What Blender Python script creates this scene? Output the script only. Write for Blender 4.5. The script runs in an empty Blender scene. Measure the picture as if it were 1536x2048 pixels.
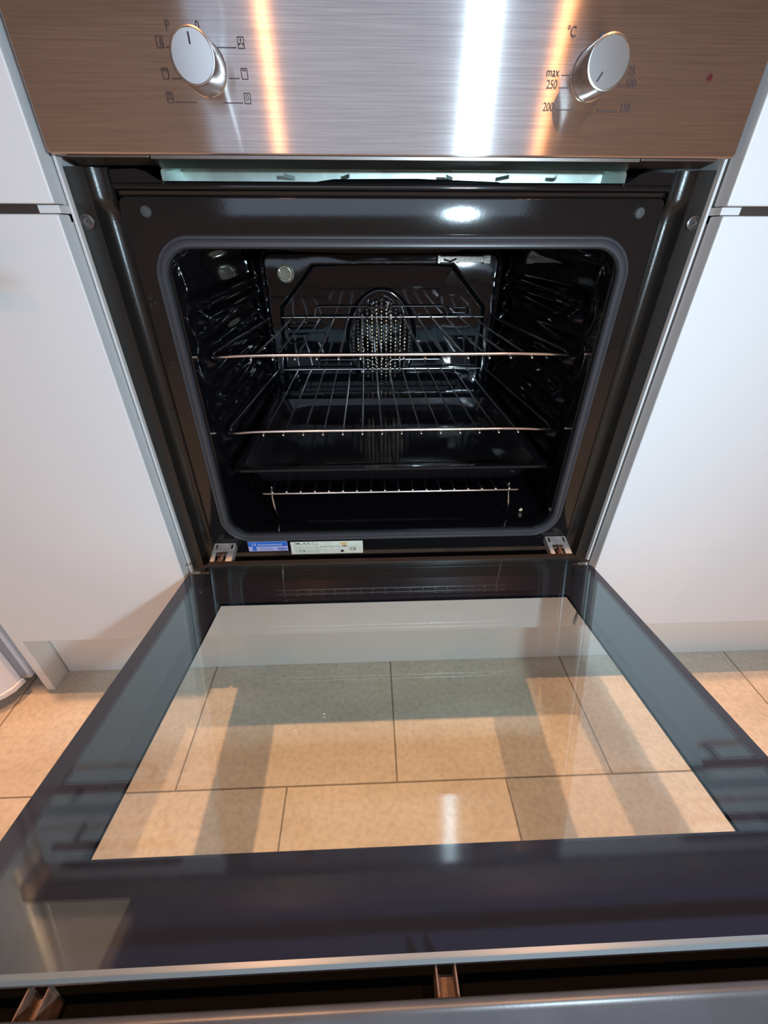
import bpy, bmesh, math, random
from mathutils import Vector, Matrix, noise

random.seed(7)
S = bpy.context.scene
COL = S.collection
ZO = 0.7529            # world height of the control panel's lower edge; shapes below are written relative to it

# ------------------------------------------------------------------ camera, light, exposure
cam_d = bpy.data.cameras.new('camera')
cam_d.sensor_fit = 'HORIZONTAL'
cam_d.sensor_width = 36.0
cam_d.lens = 846.80 * 36.0 / 1536.0
cam_d.clip_start = 0.01
cam = bpy.data.objects.new('camera', cam_d)
COL.objects.link(cam)
R = Vector((0.99930766, -0.03717718, 0.00143304)); U = Vector((0.01931274, 0.55127035, 0.83410313)); F = Vector((0.03179959, 0.83349797, -0.55160667))
cam.matrix_world = Matrix(((R.x, U.x, -F.x, -0.03122), (R.y, U.y, -F.y, -0.49728), (R.z, U.z, -F.z, -0.05483 + ZO), (0, 0, 0, 1)))
S.camera = cam

S.view_settings.view_transform = 'Standard'
S.view_settings.look = 'None'
S.view_settings.gamma = 1.0
S.view_settings.use_curve_mapping = False
S.view_settings.exposure = 0.17

W = bpy.data.worlds.new('world'); S.world = W
W.use_nodes = True
W.node_tree.nodes['Background'].inputs[0].default_value = (0.8, 0.75, 0.7, 1)
W.node_tree.nodes['Background'].inputs[1].default_value = 0.05

def light(name, kind, loc, energy, color, target=None, **kw):
    d = bpy.data.lights.new(name, kind)
    d.energy = energy; d.color = color
    for k, v in kw.items(): setattr(d, k, v)
    o = bpy.data.objects.new(name, d); COL.objects.link(o)
    o.location = (loc[0], loc[1], loc[2] + ZO)
    if target is not None:
        dr = Vector(target) - Vector(loc)
        o.rotation_euler = dr.to_track_quat('-Z', 'Y').to_euler()
    return o

# hand-held white LED torch beside the camera
light('torch_light', 'AREA', (0.190, -0.680, -0.022), 4.2, (0.66, 0.88, 1.02), (0.03, 0.1, -0.25), shape='DISK', size=0.04)
# warm ceiling spotlights of the kitchen, then an added pair for fill
WARM = (1.0, 0.50, 0.24)
CEIL = 1.648
for sx, sy, e in ((-0.42, -0.15, 125), (0.62, -0.15, 104)):
    light('warm_spot', 'SPOT', (sx, sy, CEIL - 0.03), e, WARM, (sx, sy, 0), spot_size=math.radians(130), spot_blend=0.7, shadow_soft_size=0.02)
for sx, sy, e in ((-0.52, -2.30, 20), (1.00, -2.30, 20)):
    light('warm_spot', 'SPOT', (sx, sy, CEIL - 0.03), e, (1.0, 0.40, 0.14), (0.02, 0, 0.02), spot_size=math.radians(26), spot_blend=0.3, shadow_soft_size=0.015)

for sx in (-1.75, 1.90):  # added warm fill spots, light the side walls reflected in the steel
    light('warm_spot', 'SPOT', (sx, -1.55, CEIL - 0.03), 20, (1.0, 0.52, 0.28), (sx * 1.25, -1.55, 0), spot_size=math.radians(110), spot_blend=0.7, shadow_soft_size=0.03)
# added cool fill light behind the camera, evens the cabinets and tints the steel
light('cool_fill', 'AREA', (0.05, -2.74, 0.55), 14, (0.62, 0.80, 1.02), (0.05, 0, 0.55 - 0.3), shape='RECTANGLE', size=1.9, size_y=1.3)

# ------------------------------------------------------------------ materials
def newmat(name):
    m = bpy.data.materials.new(name); m.use_nodes = True
    nt = m.node_tree
    return m, nt, nt.nodes['Principled BSDF']

def pm(name, col, rough=0.5, metal=0.0, spec=0.5, coat=0.0, bump=0.0, bscale=200.0, var=0.0, vscale=8.0):
    m, nt, b = newmat(name)
    b.inputs['Base Color'].default_value = (*col, 1)
    b.inputs['Roughness'].default_value = rough
    b.inputs['Metallic'].default_value = metal
    b.inputs['Specular IOR Level'].default_value = spec
    b.inputs['Coat Weight'].default_value = coat
    tc = nt.nodes.new('ShaderNodeTexCoord')
    if var > 0:
        n = nt.nodes.new('ShaderNodeTexNoise'); n.inputs['Scale'].default_value = vscale; n.inputs['Detail'].default_value = 5
        nt.links.new(tc.outputs['Object'], n.inputs['Vector'])
        r = nt.nodes.new('ShaderNodeValToRGB')
        r.color_ramp.elements[0].position = 0.3; r.color_ramp.elements[1].position = 0.7
        r.color_ramp.elements[0].color = (*[c * (1 - var) for c in col], 1)
        r.color_ramp.elements[1].color = (*[min(1, c * (1 + var)) for c in col], 1)
        nt.links.new(n.outputs['Fac'], r.inputs['Fac']); nt.links.new(r.outputs['Color'], b.inputs['Base Color'])
    if bump > 0:
        n = nt.nodes.new('ShaderNodeTexNoise'); n.inputs['Scale'].default_value = bscale; n.inputs['Detail'].default_value = 3
        nt.links.new(tc.outputs['Object'], n.inputs['Vector'])
        bp = nt.nodes.new('ShaderNodeBump'); bp.inputs['Strength'].default_value = bump; bp.inputs['Distance'].default_value = 0.001
        nt.links.new(n.outputs['Fac'], bp.inputs['Height']); nt.links.new(bp.outputs['Normal'], b.inputs['Normal'])
    return m

M = {}
M['cab'] = pm('white_cabinet_laminate', (0.70, 0.75, 0.79), 0.38, bump=0.05, bscale=900)
M['carcass'] = pm('white_carcass_board', (0.70, 0.71, 0.72), 0.5)
M['plinth'] = pm('plinth_board', (0.74, 0.75, 0.74), 0.45)
M['wall'] = pm('painted_wall', (0.60, 0.64, 0.68), 0.8, bump=0.1, bscale=120)
M['back'] = pm('dark_blue_back_wall', (0.16, 0.18, 0.26), 0.5)  # unseen wall, dark blue to darken its reflection in the door glass
M['ceil'] = pm('ceiling_paint', (0.8, 0.78, 0.75), 0.9)
M['enamel'] = pm('black_enamel', (0.005, 0.005, 0.007), 0.055, spec=0.42, bump=0.05, bscale=45)
M['enamelF'] = pm('black_enamel_front', (0.007, 0.007, 0.008), 0.085, spec=0.55, bump=0.015, bscale=300)
M['flange'] = pm('dark_flange_paint', (0.012, 0.011, 0.010), 0.26, spec=0.5, bump=0.1, bscale=900)
M['tray'] = pm('black_tray_enamel', (0.008, 0.008, 0.010), 0.09, spec=0.6, bump=0.04, bscale=40)
M['rubber'] = pm('grey_rubber_seal', (0.040, 0.045, 0.055), 0.36)
M['buffer'] = pm('grey_silicone_buffer', (0.045, 0.055, 0.06), 0.5)
M['chrome'] = pm('chrome_wire', (0.90, 0.88, 0.88), 0.15, 1.0)
M['wire'] = pm('chromed_thin_wire', (0.92, 0.91, 0.92), 0.24, 1.0)
M['zinc'] = pm('zinc_steel', (0.55, 0.53, 0.52), 0.38, 0.55, bump=0.2, bscale=300, var=0.25, vscale=90)
M['duct'] = pm('galvanised_duct', (0.55, 0.66, 0.62), 0.40, 0.55, bump=0.1, bscale=120, var=0.2, vscale=30)
M['dark'] = pm('dark_recess', (0.0012, 0.0012, 0.0012), 0.8, spec=0.05)  # near black; also paints the shade in the door gap
M['ink'] = pm('dark_ink', (0.05, 0.03, 0.035), 0.5)
M['inkB'] = pm('black_ink', (0.012, 0.01, 0.02), 0.5)
M['bar'] = pm('graphite_handle', (0.034, 0.037, 0.045), 0.36, 0.0, bump=0.04, bscale=500, var=0.15, vscale=40)
M['cabhandle'] = pm('dark_handle', (0.045, 0.042, 0.042), 0.35, 0.3)
M['gap'] = pm('brown_gap_strip', (0.045, 0.034, 0.030), 0.5)
M['brass'] = pm('lit_hole_brass', (0.78, 0.64, 0.44), 0.25, 1.0)  # gold of light seen through the holes, put into the colour
M['bead'] = pm('dark_pressed_rim', (0.10, 0.09, 0.09), 0.12, 0.8)
M['rust'] = pm('rusty_bracket', (0.10, 0.06, 0.045), 0.6, 0.1, bump=0.5, bscale=300, var=0.5, vscale=160)
M['worktop'] = pm('dark_worktop', (0.10, 0.09, 0.085), 0.35, var=0.3, vscale=60)
M['appl'] = pm('white_appliance_enamel', (0.72, 0.73, 0.78), 0.28, coat=0.2)
M['applgrey'] = pm('pale_grey_seal', (0.50, 0.51, 0.56), 0.5)
M['stBlue'] = pm('sticker_blue', (0.03, 0.16, 0.62), 0.45)
M['stLilac'] = pm('sticker_lilac', (0.47, 0.50, 0.80), 0.45)
M['stDkBlue'] = pm('sticker_dark_blue', (0.03, 0.08, 0.40), 0.5)
M['stWhite'] = pm('sticker_aged_white', (0.70, 0.76, 0.66), 0.5, var=0.10, vscale=120)
M['stGrey'] = pm('sticker_grey_print', (0.33, 0.36, 0.33), 0.5)
M['stOrange'] = pm('sticker_burn_mark', (0.75, 0.50, 0.20), 0.5)
M['crumb'] = pm('pale_crumb', (0.70, 0.62, 0.42), 0.8)
M['lampglass'] = None

def lamp_glass():
    m, nt, b = newmat('ribbed_lamp_glass')
    b.inputs['Base Color'].default_value = (0.80, 0.76, 0.62, 1)
    b.inputs['Roughness'].default_value = 0.08; b.inputs['Metallic'].default_value = 0.5
    b.inputs['Specular IOR Level'].default_value = 0.9
    return m
M['lampglass'] = lamp_glass()

def steel(name, radial=False):
    m, nt, b = newmat(name)
    b.inputs['Metallic'].default_value = 1.0
    b.inputs['Anisotropic'].default_value = 1.0 if not radial else 0.8
    tc = nt.nodes.new('ShaderNodeTexCoord')
    mp = nt.nodes.new('ShaderNodeMapping'); mp.inputs['Scale'].default_value = (14, 14, 900) if not radial else (60, 60, 60)
    n = nt.nodes.new('ShaderNodeTexNoise'); n.inputs['Scale'].default_value = 1.0; n.inputs['Detail'].default_value = 6
    nt.links.new(tc.outputs['Object'], mp.inputs['Vector']); nt.links.new(mp.outputs['Vector'], n.inputs['Vector'])
    r = nt.nodes.new('ShaderNodeValToRGB')
    c = (0.56, 0.53, 0.53) if not radial else (0.38, 0.39, 0.41)
    r.color_ramp.elements[0].position = 0.25; r.color_ramp.elements[0].color = (*[v * 0.82 for v in c], 1)
    r.color_ramp.elements[1].position = 0.75; r.color_ramp.elements[1].color = (*[v * 1.15 for v in c], 1)
    nt.links.new(n.outputs['Fac'], r.inputs['Fac']); nt.links.new(r.outputs['Color'], b.inputs['Base Color'])
    mr = nt.nodes.new('ShaderNodeMapRange'); mr.inputs['To Min'].default_value = 0.28; mr.inputs['To Max'].default_value = 0.36
    if radial: mr.inputs['To Min'].default_value = 0.25; mr.inputs['To Max'].default_value = 0.3
    nt.links.new(n.outputs['Fac'], mr.inputs['Value']); nt.links.new(mr.outputs['Result'], b.inputs['Roughness'])
    if radial:
        t = nt.nodes.new('ShaderNodeTangent'); t.direction_type = 'RADIAL'; t.axis = 'Y'
        nt.links.new(t.outputs['Tangent'], b.inputs['Tangent'])
        b.inputs['Anisotropic Rotation'].default_value = 0.25
    else:
        cx = nt.nodes.new('ShaderNodeCombineXYZ'); cx.inputs[0].default_value = 0.0; cx.inputs[2].default_value = 1.0
        nt.links.new(cx.outputs[0], b.inputs['Tangent'])
        # fine scratches, mostly horizontal
        mp2 = nt.nodes.new('ShaderNodeMapping'); mp2.inputs['Scale'].default_value = (22, 22, 260); mp2.inputs['Rotation'].default_value = (0, 0.12, 0)
        n2 = nt.nodes.new('ShaderNodeTexNoise'); n2.inputs['Scale'].default_value = 1.6; n2.inputs['Detail'].default_value = 8
        nt.links.new(tc.outputs['Object'], mp2.inputs['Vector']); nt.links.new(mp2.outputs['Vector'], n2.inputs['Vector'])
        bp = nt.nodes.new('ShaderNodeBump'); bp.inputs['Strength'].default_value = 0.05; bp.inputs['Distance'].default_value = 0.0005
        nt.links.new(n2.outputs['Fac'], bp.inputs['Height']); nt.links.new(bp.outputs['Normal'], b.inputs['Normal'])
    # long narrow streaks of the brushed grain
    g = nt.nodes.new('ShaderNodeBsdfAnisotropic'); g.distribution = 'GGX'
    g.inputs['Roughness'].default_value = 0.225 if not radial else 0.34
    g.inputs['Anisotropy'].default_value = 0.86 if not radial else 0.70
    nt.links.new(r.outputs['Color'], g.inputs['Color'])
    if radial:
        nt.links.new(t.outputs['Tangent'], g.inputs['Tangent']); g.inputs['Rotation'].default_value = 0.25
    else:
        c2 = nt.nodes.new('ShaderNodeCombineXYZ'); c2.inputs[0].default_value = 1.0; nt.links.new(c2.outputs[0], g.inputs['Tangent'])
        nt.links.new(bp.outputs['Normal'], g.inputs['Normal'])
    mx = nt.nodes.new('ShaderNodeMixShader'); mx.inputs[0].default_value = 0.90 if not radial else 0.7
    out = nt.nodes['Material Output']
    nt.links.new(b.outputs[0], mx.inputs[1]); nt.links.new(g.outputs[0], mx.inputs[2]); nt.links.new(mx.outputs[0], out.inputs['Surface'])
    return m
M['steel'] = steel('brushed_steel')
M['knobface'] = steel('spun_aluminium', True)
M['knobside'] = pm('satin_aluminium', (0.55, 0.54, 0.53), 0.22, 1.0)

def glass_mat(name, window=None, refl=(0.62, 0.80, 0.80), tint=(0.93, 0.97, 0.95), f0=0.10, print_col=(0.012, 0.012, 0.020), f1=0.9):
    """clear sheet glass; window = (x half width, d0, d1) leaves printed black outside it (object coordinates of the door)."""
    m = bpy.data.materials.new(name); m.use_nodes = True
    nt = m.node_tree; nt.nodes.clear()
    out = nt.nodes.new('ShaderNodeOutputMaterial')
    tr = nt.nodes.new('ShaderNodeBsdfTransparent'); tr.inputs[0].default_value = (*tint, 1)
    gl = nt.nodes.new('ShaderNodeBsdfGlossy'); gl.inputs['Roughness'].default_value = 0.012; gl.inputs['Color'].default_value = (*refl, 1)
    lw = nt.nodes.new('ShaderNodeLayerWeight'); lw.inputs['Blend'].default_value = 0.5
    pw = nt.nodes.new('ShaderNodeMath'); pw.operation = 'POWER'; pw.inputs[1].default_value = 3.0
    mr = nt.nodes.new('ShaderNodeMapRange'); mr.inputs['To Min'].default_value = f0; mr.inputs['To Max'].default_value = f1
    nt.links.new(lw.outputs['Facing'], pw.inputs[0]); nt.links.new(pw.outputs[0], mr.inputs['Value'])
    mx = nt.nodes.new('ShaderNodeMixShader')
    nt.links.new(mr.outputs['Result'], mx.inputs[0]); nt.links.new(tr.outputs[0], mx.inputs[1]); nt.links.new(gl.outputs[0], mx.inputs[2])
    last = mx
    if not window:
        tcs = nt.nodes.new('ShaderNodeTexCoord')
        vo = nt.nodes.new('ShaderNodeTexVoronoi'); vo.inputs['Scale'].default_value = 42
        mps = nt.nodes.new('ShaderNodeMapping'); mps.inputs['Scale'].default_value = (1, 1, 0); nt.links.new(tcs.outputs['Object'], mps.inputs['Vector']); nt.links.new(mps.outputs['Vector'], vo.inputs['Vector'])
        sc = nt.nodes.new('ShaderNodeSeparateColor'); nt.links.new(vo.outputs['Color'], sc.inputs[0])
        rad = nt.nodes.new('ShaderNodeMath'); rad.operation = 'MULTIPLY'; rad.inputs[1].default_value = 0.030; nt.links.new(sc.outputs[0], rad.inputs[0])
        lt = nt.nodes.new('ShaderNodeMath'); lt.operation = 'LESS_THAN'; nt.links.new(vo.outputs['Distance'], lt.inputs[0]); nt.links.new(rad.outputs[0], lt.inputs[1])
        sel = nt.nodes.new('ShaderNodeMath'); sel.operation = 'GREATER_THAN'; sel.inputs[1].default_value = 0.55; nt.links.new(sc.outputs[1], sel.inputs[0])
        mu = nt.nodes.new('ShaderNodeMath'); mu.operation = 'MULTIPLY'; nt.links.new(lt.outputs[0], mu.inputs[0]); nt.links.new(sel.outputs[0], mu.inputs[1])
        df = nt.nodes.new('ShaderNodeBsdfDiffuse'); df.inputs[0].default_value = (0.45, 0.45, 0.45, 1)
        ms = nt.nodes.new('ShaderNodeMixShader'); nt.links.new(mu.outputs[0], ms.inputs[0]); nt.links.new(last.outputs[0], ms.inputs[1]); nt.links.new(df.outputs[0], ms.inputs[2])
        last = ms
    if window:
        hx, d0, d1 = window
        g = nt.nodes.new('ShaderNodeNewGeometry')
        tcd = nt.nodes.new('ShaderNodeTexCoord')
        sp = nt.nodes.new('ShaderNodeSeparateXYZ'); nt.links.new(tcd.outputs['Object'], sp.inputs[0])
        ab = nt.nodes.new('ShaderNodeMath'); ab.operation = 'ABSOLUTE'; nt.links.new(sp.outputs[0], ab.inputs[0])
        a = nt.nodes.new('ShaderNodeMath'); a.operation = 'LESS_THAN'; a.inputs[1].default_value = hx; nt.links.new(ab.outputs[0], a.inputs[0])
        b1 = nt.nodes.new('ShaderNodeMath'); b1.operation = 'LESS_THAN'; b1.inputs[1].default_value = -d0; nt.links.new(sp.outputs[1], b1.inputs[0])
        b2 = nt.nodes.new('ShaderNodeMath'); b2.operation = 'GREATER_THAN'; b2.inputs[1].default_value = -d1; nt.links.new(sp.outputs[1], b2.inputs[0])
        m1 = nt.nodes.new('ShaderNodeMath'); m1.operation = 'MULTIPLY'; nt.links.new(a.outputs[0], m1.inputs[0]); nt.links.new(b1.outputs[0], m1.inputs[1])
        m2 = nt.nodes.new('ShaderNodeMath'); m2.operation = 'MULTIPLY'; nt.links.new(m1.outputs[0], m2.inputs[0]); nt.links.new(b2.outputs[0], m2.inputs[1])
        pb = nt.nodes.new('ShaderNodeBsdfPrincipled'); pb.inputs['Base Color'].default_value = (*print_col, 1); pb.inputs['Roughness'].default_value = 0.06
        pb.inputs['Specular IOR Level'].default_value = 0.95
        mx2 = nt.nodes.new('ShaderNodeMixShader')
        nt.links.new(m2.outputs[0], mx2.inputs[0]); nt.links.new(pb.outputs[0], mx2.inputs[1]); nt.links.new(last.outputs[0], mx2.inputs[2])
        last = mx2
    nt.links.new(last.outputs[0], out.inputs['Surface'])
    return m

def floor_mat():
    m, nt, b = newmat('beige_stone_tiles')
    tc = nt.nodes.new('ShaderNodeTexCoord')
    mp = nt.nodes.new('ShaderNodeMapping'); mp.inputs['Location'].default_value = (-0.0015 + 0.333, 0.188 + 0.333 * 21, 0)
    nt.links.new(tc.outputs['Object'], mp.inputs['Vector'])
    br = nt.nodes.new('ShaderNodeTexBrick')
    br.inputs['Scale'].default_value = 1.0; br.inputs['Brick Width'].default_value = 0.333; br.inputs['Row Height'].default_value = 0.333
    br.inputs['Mortar Size'].default_value = 0.0014; br.inputs['Mortar Smooth'].default_value = 0.2
    br.offset = 0.5; br.offset_frequency = 2
    br.inputs['Color1'].default_value = (1, 1, 1, 1); br.inputs['Color2'].default_value = (0.94, 0.94, 0.94, 1); br.inputs['Mortar'].default_value = (0.36, 0.34, 0.30, 1)
    nt.links.new(mp.outputs['Vector'], br.inputs['Vector'])
    n = nt.nodes.new('ShaderNodeTexNoise'); n.inputs['Scale'].default_value = 5; n.inputs['Detail'].default_value = 8; n.inputs['Roughness'].default_value = 0.6
    mp3 = nt.nodes.new('ShaderNodeMapping'); mp3.inputs['Scale'].default_value = (1, 2.2, 1); nt.links.new(tc.outputs['Object'], mp3.inputs['Vector'])
    nt.links.new(mp3.outputs['Vector'], n.inputs['Vector'])
    r = nt.nodes.new('ShaderNodeValToRGB')
    r.color_ramp.elements[0].position = 0.3; r.color_ramp.elements[0].color = (0.56, 0.50, 0.41, 1)
    r.color_ramp.elements[1].position = 0.72; r.color_ramp.elements[1].color = (0.72, 0.66, 0.56, 1)
    nt.links.new(n.outputs['Fac'], r.inputs['Fac'])
    n2 = nt.nodes.new('ShaderNodeTexNoise'); n2.inputs['Scale'].default_value = 130; n2.inputs['Detail'].default_value = 4
    nt.links.new(tc.outputs['Object'], n2.inputs['Vector'])
    r2 = nt.nodes.new('ShaderNodeValToRGB'); r2.color_ramp.elements[0].position = 0.3; r2.color_ramp.elements[0].color = (0.84, 0.83, 0.81, 1); r2.color_ramp.elements[1].position = 0.6
    nt.links.new(n2.outputs['Fac'], r2.inputs['Fac'])
    x1 = nt.nodes.new('ShaderNodeMixRGB'); x1.blend_type = 'MULTIPLY'; x1.inputs[0].default_value = 1
    x2 = nt.nodes.new('ShaderNodeMixRGB'); x2.blend_type = 'MULTIPLY'; x2.inputs[0].default_value = 1
    nt.links.new(r.outputs['Color'], x1.inputs[1]); nt.links.new(r2.outputs['Color'], x1.inputs[2])
    nt.links.new(x1.outputs[0], x2.inputs[1]); nt.links.new(br.outputs['Color'], x2.inputs[2])
    nt.links.new(x2.outputs[0], b.inputs['Base Color'])
    b.inputs['Roughness'].default_value = 0.5
    return m
M['floor'] = floor_mat()

# ------------------------------------------------------------------ mesh helpers
G = dict(xs=1.0, dz=0.0)     # small stretch of the oven body fitted to the photograph
class MB:
    def __init__(self):
        self.bm = bmesh.new()
        self.mi = 0
    def faces(self, vs, fs):
        v = [self.bm.verts.new(p) for p in vs]
        for f in fs:
            try:
                fc = self.bm.faces.new([v[i] for i in f]); fc.material_index = self.mi
            except ValueError:
                pass
        return self
    def box(self, a, b, X=None):
        x0, y0, z0 = a; x1, y1, z1 = b
        vs = [(x0, y0, z0), (x1, y0, z0), (x1, y1, z0), (x0, y1, z0), (x0, y0, z1), (x1, y0, z1), (x1, y1, z1), (x0, y1, z1)]
        if X: vs = [X(*p) for p in vs]
        return self.faces(vs, [(0, 3, 2, 1), (4, 5, 6, 7), (0, 1, 5, 4), (1, 2, 6, 5), (2, 3, 7, 6), (3, 0, 4, 7)])
    def prism(self, poly, lo, hi, fn):
        """poly = 2D points; fn(a, b, t) -> 3D"""
        n = len(poly)
        vs = [fn(p[0], p[1], lo) for p in poly] + [fn(p[0], p[1], hi) for p in poly]
        fs = [tuple(range(n))[::-1], tuple(range(n, 2 * n))] + [(i, (i + 1) % n, n + (i + 1) % n, n + i) for i in range(n)]
        return self.faces(vs, fs)
    def loft(self, rings, closed=True, cap0=False, cap1=False):
        n = len(rings[0]); vs = [p for r in rings for p in r]; fs = []
        for k in range(len(rings) - 1):
            for i in range(n if closed else n - 1):
                j = (i + 1) % n
                fs.append((k * n + i, k * n + j, (k + 1) * n + j, (k + 1) * n + i))
        if cap0: fs.append(tuple(range(n))[::-1])
        if cap1: fs.append(tuple(range((len(rings) - 1) * n, len(rings) * n)))
        return self.faces(vs, fs)
    def tube(self, pts, r, closed=False, seg=10, caps=True):
        P = [Vector(p) for p in pts]; n = len(P); rings = []
        up = None
        for i, p in enumerate(P):
            a = P[(i - 1) % n] if (closed or i > 0) else p
            b = P[(i + 1) % n] if (closed or i < n - 1) else p
            t = (b - a).normalized()
            if up is None:
                up = Vector((0, 0, 1)) if abs(t.z) < 0.9 else Vector((1, 0, 0))
            s = t.cross(up).normalized(); up = s.cross(t).normalized()
            rr = r[i] if isinstance(r, (list, tuple)) else r
            rings.append([tuple(p + s * math.cos(2 * math.pi * k / seg) * rr + up * math.sin(2 * math.pi * k / seg) * rr) for k in range(seg)])
        if closed: rings.append(rings[0])
        return self.loft(rings, True, caps and not closed, caps and not closed)
    def lathe(self, prof, c, axis='Y', seg=48, capend=True):
        """prof = [(radius, along axis)]"""
        rings = []
        for r, t in prof:
            ring = []
            for k in range(seg):
                a = 2 * math.pi * k / seg
                if axis == 'Y': ring.append((c[0] + r * math.cos(a), c[1] + t, c[2] + r * math.sin(a)))
                elif axis == 'Z': ring.append((c[0] + r * math.cos(a), c[1] + r * math.sin(a), c[2] + t))
                else: ring.append((c[0] + t, c[1] + r * math.cos(a), c[2] + r * math.sin(a)))
            rings.append(ring)
        return self.loft(rings, True, capend, capend)
    def ball(self, c, r, sx=1, sy=1, sz=1, u=8, v=5):
        rings = []
        for j in range(1, v):
            ph = math.pi * j / v
            rings.append([(c[0] + r * sx * math.sin(ph) * math.cos(2 * math.pi * k / u), c[1] + r * sy * math.sin(ph) * math.sin(2 * math.pi * k / u), c[2] + r * sz * math.cos(ph)) for k in range(u)])
        return self.loft(rings, True, True, True)
    def build(self, name, mats, parent=None, wn=False, bevel=0.0, smooth=True, origin=None, door=False, segs=2):
        if not isinstance(mats, (list, tuple)): mats = [mats]
        bm = self.bm
        bmesh.ops.remove_doubles(bm, verts=bm.verts, dist=1e-6)
        bmesh.ops.recalc_face_normals(bm, faces=bm.faces)
        me = bpy.data.meshes.new(name)
        o = bpy.data.objects.new(name, me); COL.objects.link(o)
        off = Vector((0, 0, ZO))
        if parent is not None:
            base = Vector(parent['_base'])
            o.parent = parent
        else:
            base = Vector(origin) + off if origin else off
            o.location = base
        o['_base'] = tuple(base)
        if G['xs'] != 1 or G['dz']:
            for v in bm.verts: v.co.x *= G['xs']; v.co.z += G['dz']
        bmesh.ops.translate(bm, verts=bm.verts, vec=off - base)
        bm.to_mesh(me); bm.free()
        for m in mats: me.materials.append(m)
        if smooth:
            me.shade_smooth() if hasattr(me, 'shade_smooth') else None
            me.polygons.foreach_set('use_smooth', [True] * len(me.polygons))
        if bevel > 0:
            b = o.modifiers.new('bevel', 'BEVEL'); b.width = bevel; b.segments = segs; b.limit_method = 'ANGLE'; b.angle_limit = math.radians(40)
            b.harden_normals = True
        elif smooth:
            me.set_sharp_from_angle(angle=math.radians(38))
        if wn:
            w = o.modifiers.new('weighted', 'WEIGHTED_NORMAL'); w.keep_sharp = True; w.weight = 100
        return o

def empty(name, loc, label, cat, group=None):
    o = bpy.data.objects.new(name, None); COL.objects.link(o)
    o.empty_display_size = 0.05
    o.location = (loc[0], loc[1], loc[2] + ZO)
    o['_base'] = (loc[0], loc[1], loc[2] + ZO)
    return tag(o, label, cat, group)
def tag(o, label, cat, group=None, kind=None):
    if label: o['label'] = label
    if cat: o['category'] = cat
    if group: o['group'] = group
    if kind: o['kind'] = kind
    return o
def struct(o): o['kind'] = 'structure'; return o

def rrect(x0, x1, z0, z1, r, n=8, nx=1, nz=1):
    pts = []
    def seg(a, b, k):
        for i in range(1, k):
            t = i / k; pts.append((a[0] + (b[0] - a[0]) * t, a[1] + (b[1] - a[1]) * t))
    cs = [(x1 - r, z1 - r, 0), (x0 + r, z1 - r, 90), (x0 + r, z0 + r, 180), (x1 - r, z0 + r, 270)]
    cnt = [nx, nz, nx, nz]
    for q, (cx, cz, a0) in enumerate(cs):
        for i in range(n + 1):
            a = math.radians(a0 + 90 * i / n)
            pts.append((cx + r * math.cos(a), cz + r * math.sin(a)))
        nxt = cs[(q + 1) % 4]; a = math.radians(nxt[2])
        e = (nxt[0] + r * math.cos(a), nxt[1] + r * math.sin(a))
        seg(pts[-1], e, cnt[q])
    return pts
def fillet(pts, r, n=5, closed=False):
    P = [Vector(p) for p in pts]; out = []
    N = len(P)
    for i, p in enumerate(P):
        if not closed and i in (0, N - 1): out.append(tuple(p)); continue
        a = P[i - 1]; b = P[(i + 1) % N]
        da = (a - p); db = (b - p); rr = min(r, da.length * 0.49, db.length * 0.49)
        A = p + da.normalized() * rr; B = p + db.normalized() * rr
        for k in range(n + 1):
            t = k / n
            out.append(tuple((1 - t) ** 2 * A + 2 * t * (1 - t) * p + t * t * B))
    return out
def sst(a, b, x):
    t = max(0.0, min(1.0, (x - a) / (b - a))); return t * t * (3 - 2 * t)
def gs(x, s): return math.exp(-x * x / (2 * s * s))

def add_text(mb, body, size, place, align='CENTER', bold=0.0):
    """flat lettering turned into faces; place(u, v) -> 3D"""
    cu = bpy.data.curves.new('lettering', 'FONT'); cu.body = body; cu.size = size; cu.align_x = align; cu.align_y = 'CENTER'; cu.offset = bold
    ob = bpy.data.objects.new('lettering', cu); COL.objects.link(ob)
    bpy.context.view_layer.update()
    me = bpy.data.meshes.new_from_object(ob.evaluated_get(bpy.context.evaluated_depsgraph_get()))
    vs = [place(v.co.x, v.co.y) for v in me.vertices]; fs = [tuple(p.vertices) for p in me.polygons]
    mb.faces(vs, fs)
    bpy.data.objects.remove(ob); bpy.data.curves.remove(cu); bpy.data.meshes.remove(me)

FL = -ZO      # floor level in panel-relative heights
# ------------------------------------------------------------------ room shell
b = MB(); b.box((-2.4, -2.8, FL - 0.05), (2.6, 0.62, FL)); struct(b.build('floor', M['floor'], smooth=False))
b = MB(); b.box((-2.4, -2.8, CEIL), (2.6, 0.62, CEIL + 0.05)); struct(b.build('ceiling', M['ceil'], smooth=False))
b = MB(); b.box((-2.4, 0.60, FL), (2.6, 0.66, CEIL)); struct(b.build('wall_back', M['back'], smooth=False))
b = MB(); b.box((-2.4, -2.86, FL), (2.6, -2.80, CEIL)); struct(b.build('wall_front', M['wall'], smooth=False))
b = MB(); b.box((-2.46, -2.8, FL), (-2.40, 0.60, CEIL)); struct(b.build('wall_left', M['wall'], smooth=False))
b = MB(); b.box((2.60, -2.8, FL), (2.66, 0.60, CEIL)); struct(b.build('wall_right', M['wall'], smooth=False))
b = MB(); b.box((-0.6090, 0.0292, FL), (1.20, 0.045, -0.608)); struct(b.build('baseboard_back', M['plinth'], bevel=0.0008))

b = MB()
for a, e in (((-0.98, -0.17), (-0.92, 1.27)), ((1.02, -0.17), (1.08, 1.27)), ((-0.92, -0.17), (1.02, -0.11)), ((-0.92, 1.21), (1.02, 1.27))):
    b.box((a[0], -2.80, a[1]), (e[0], -2.72, e[1]))
struct(b.build('fill_frame', M['carcass'], smooth=False))  # unseen frame added around the fill light

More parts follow.
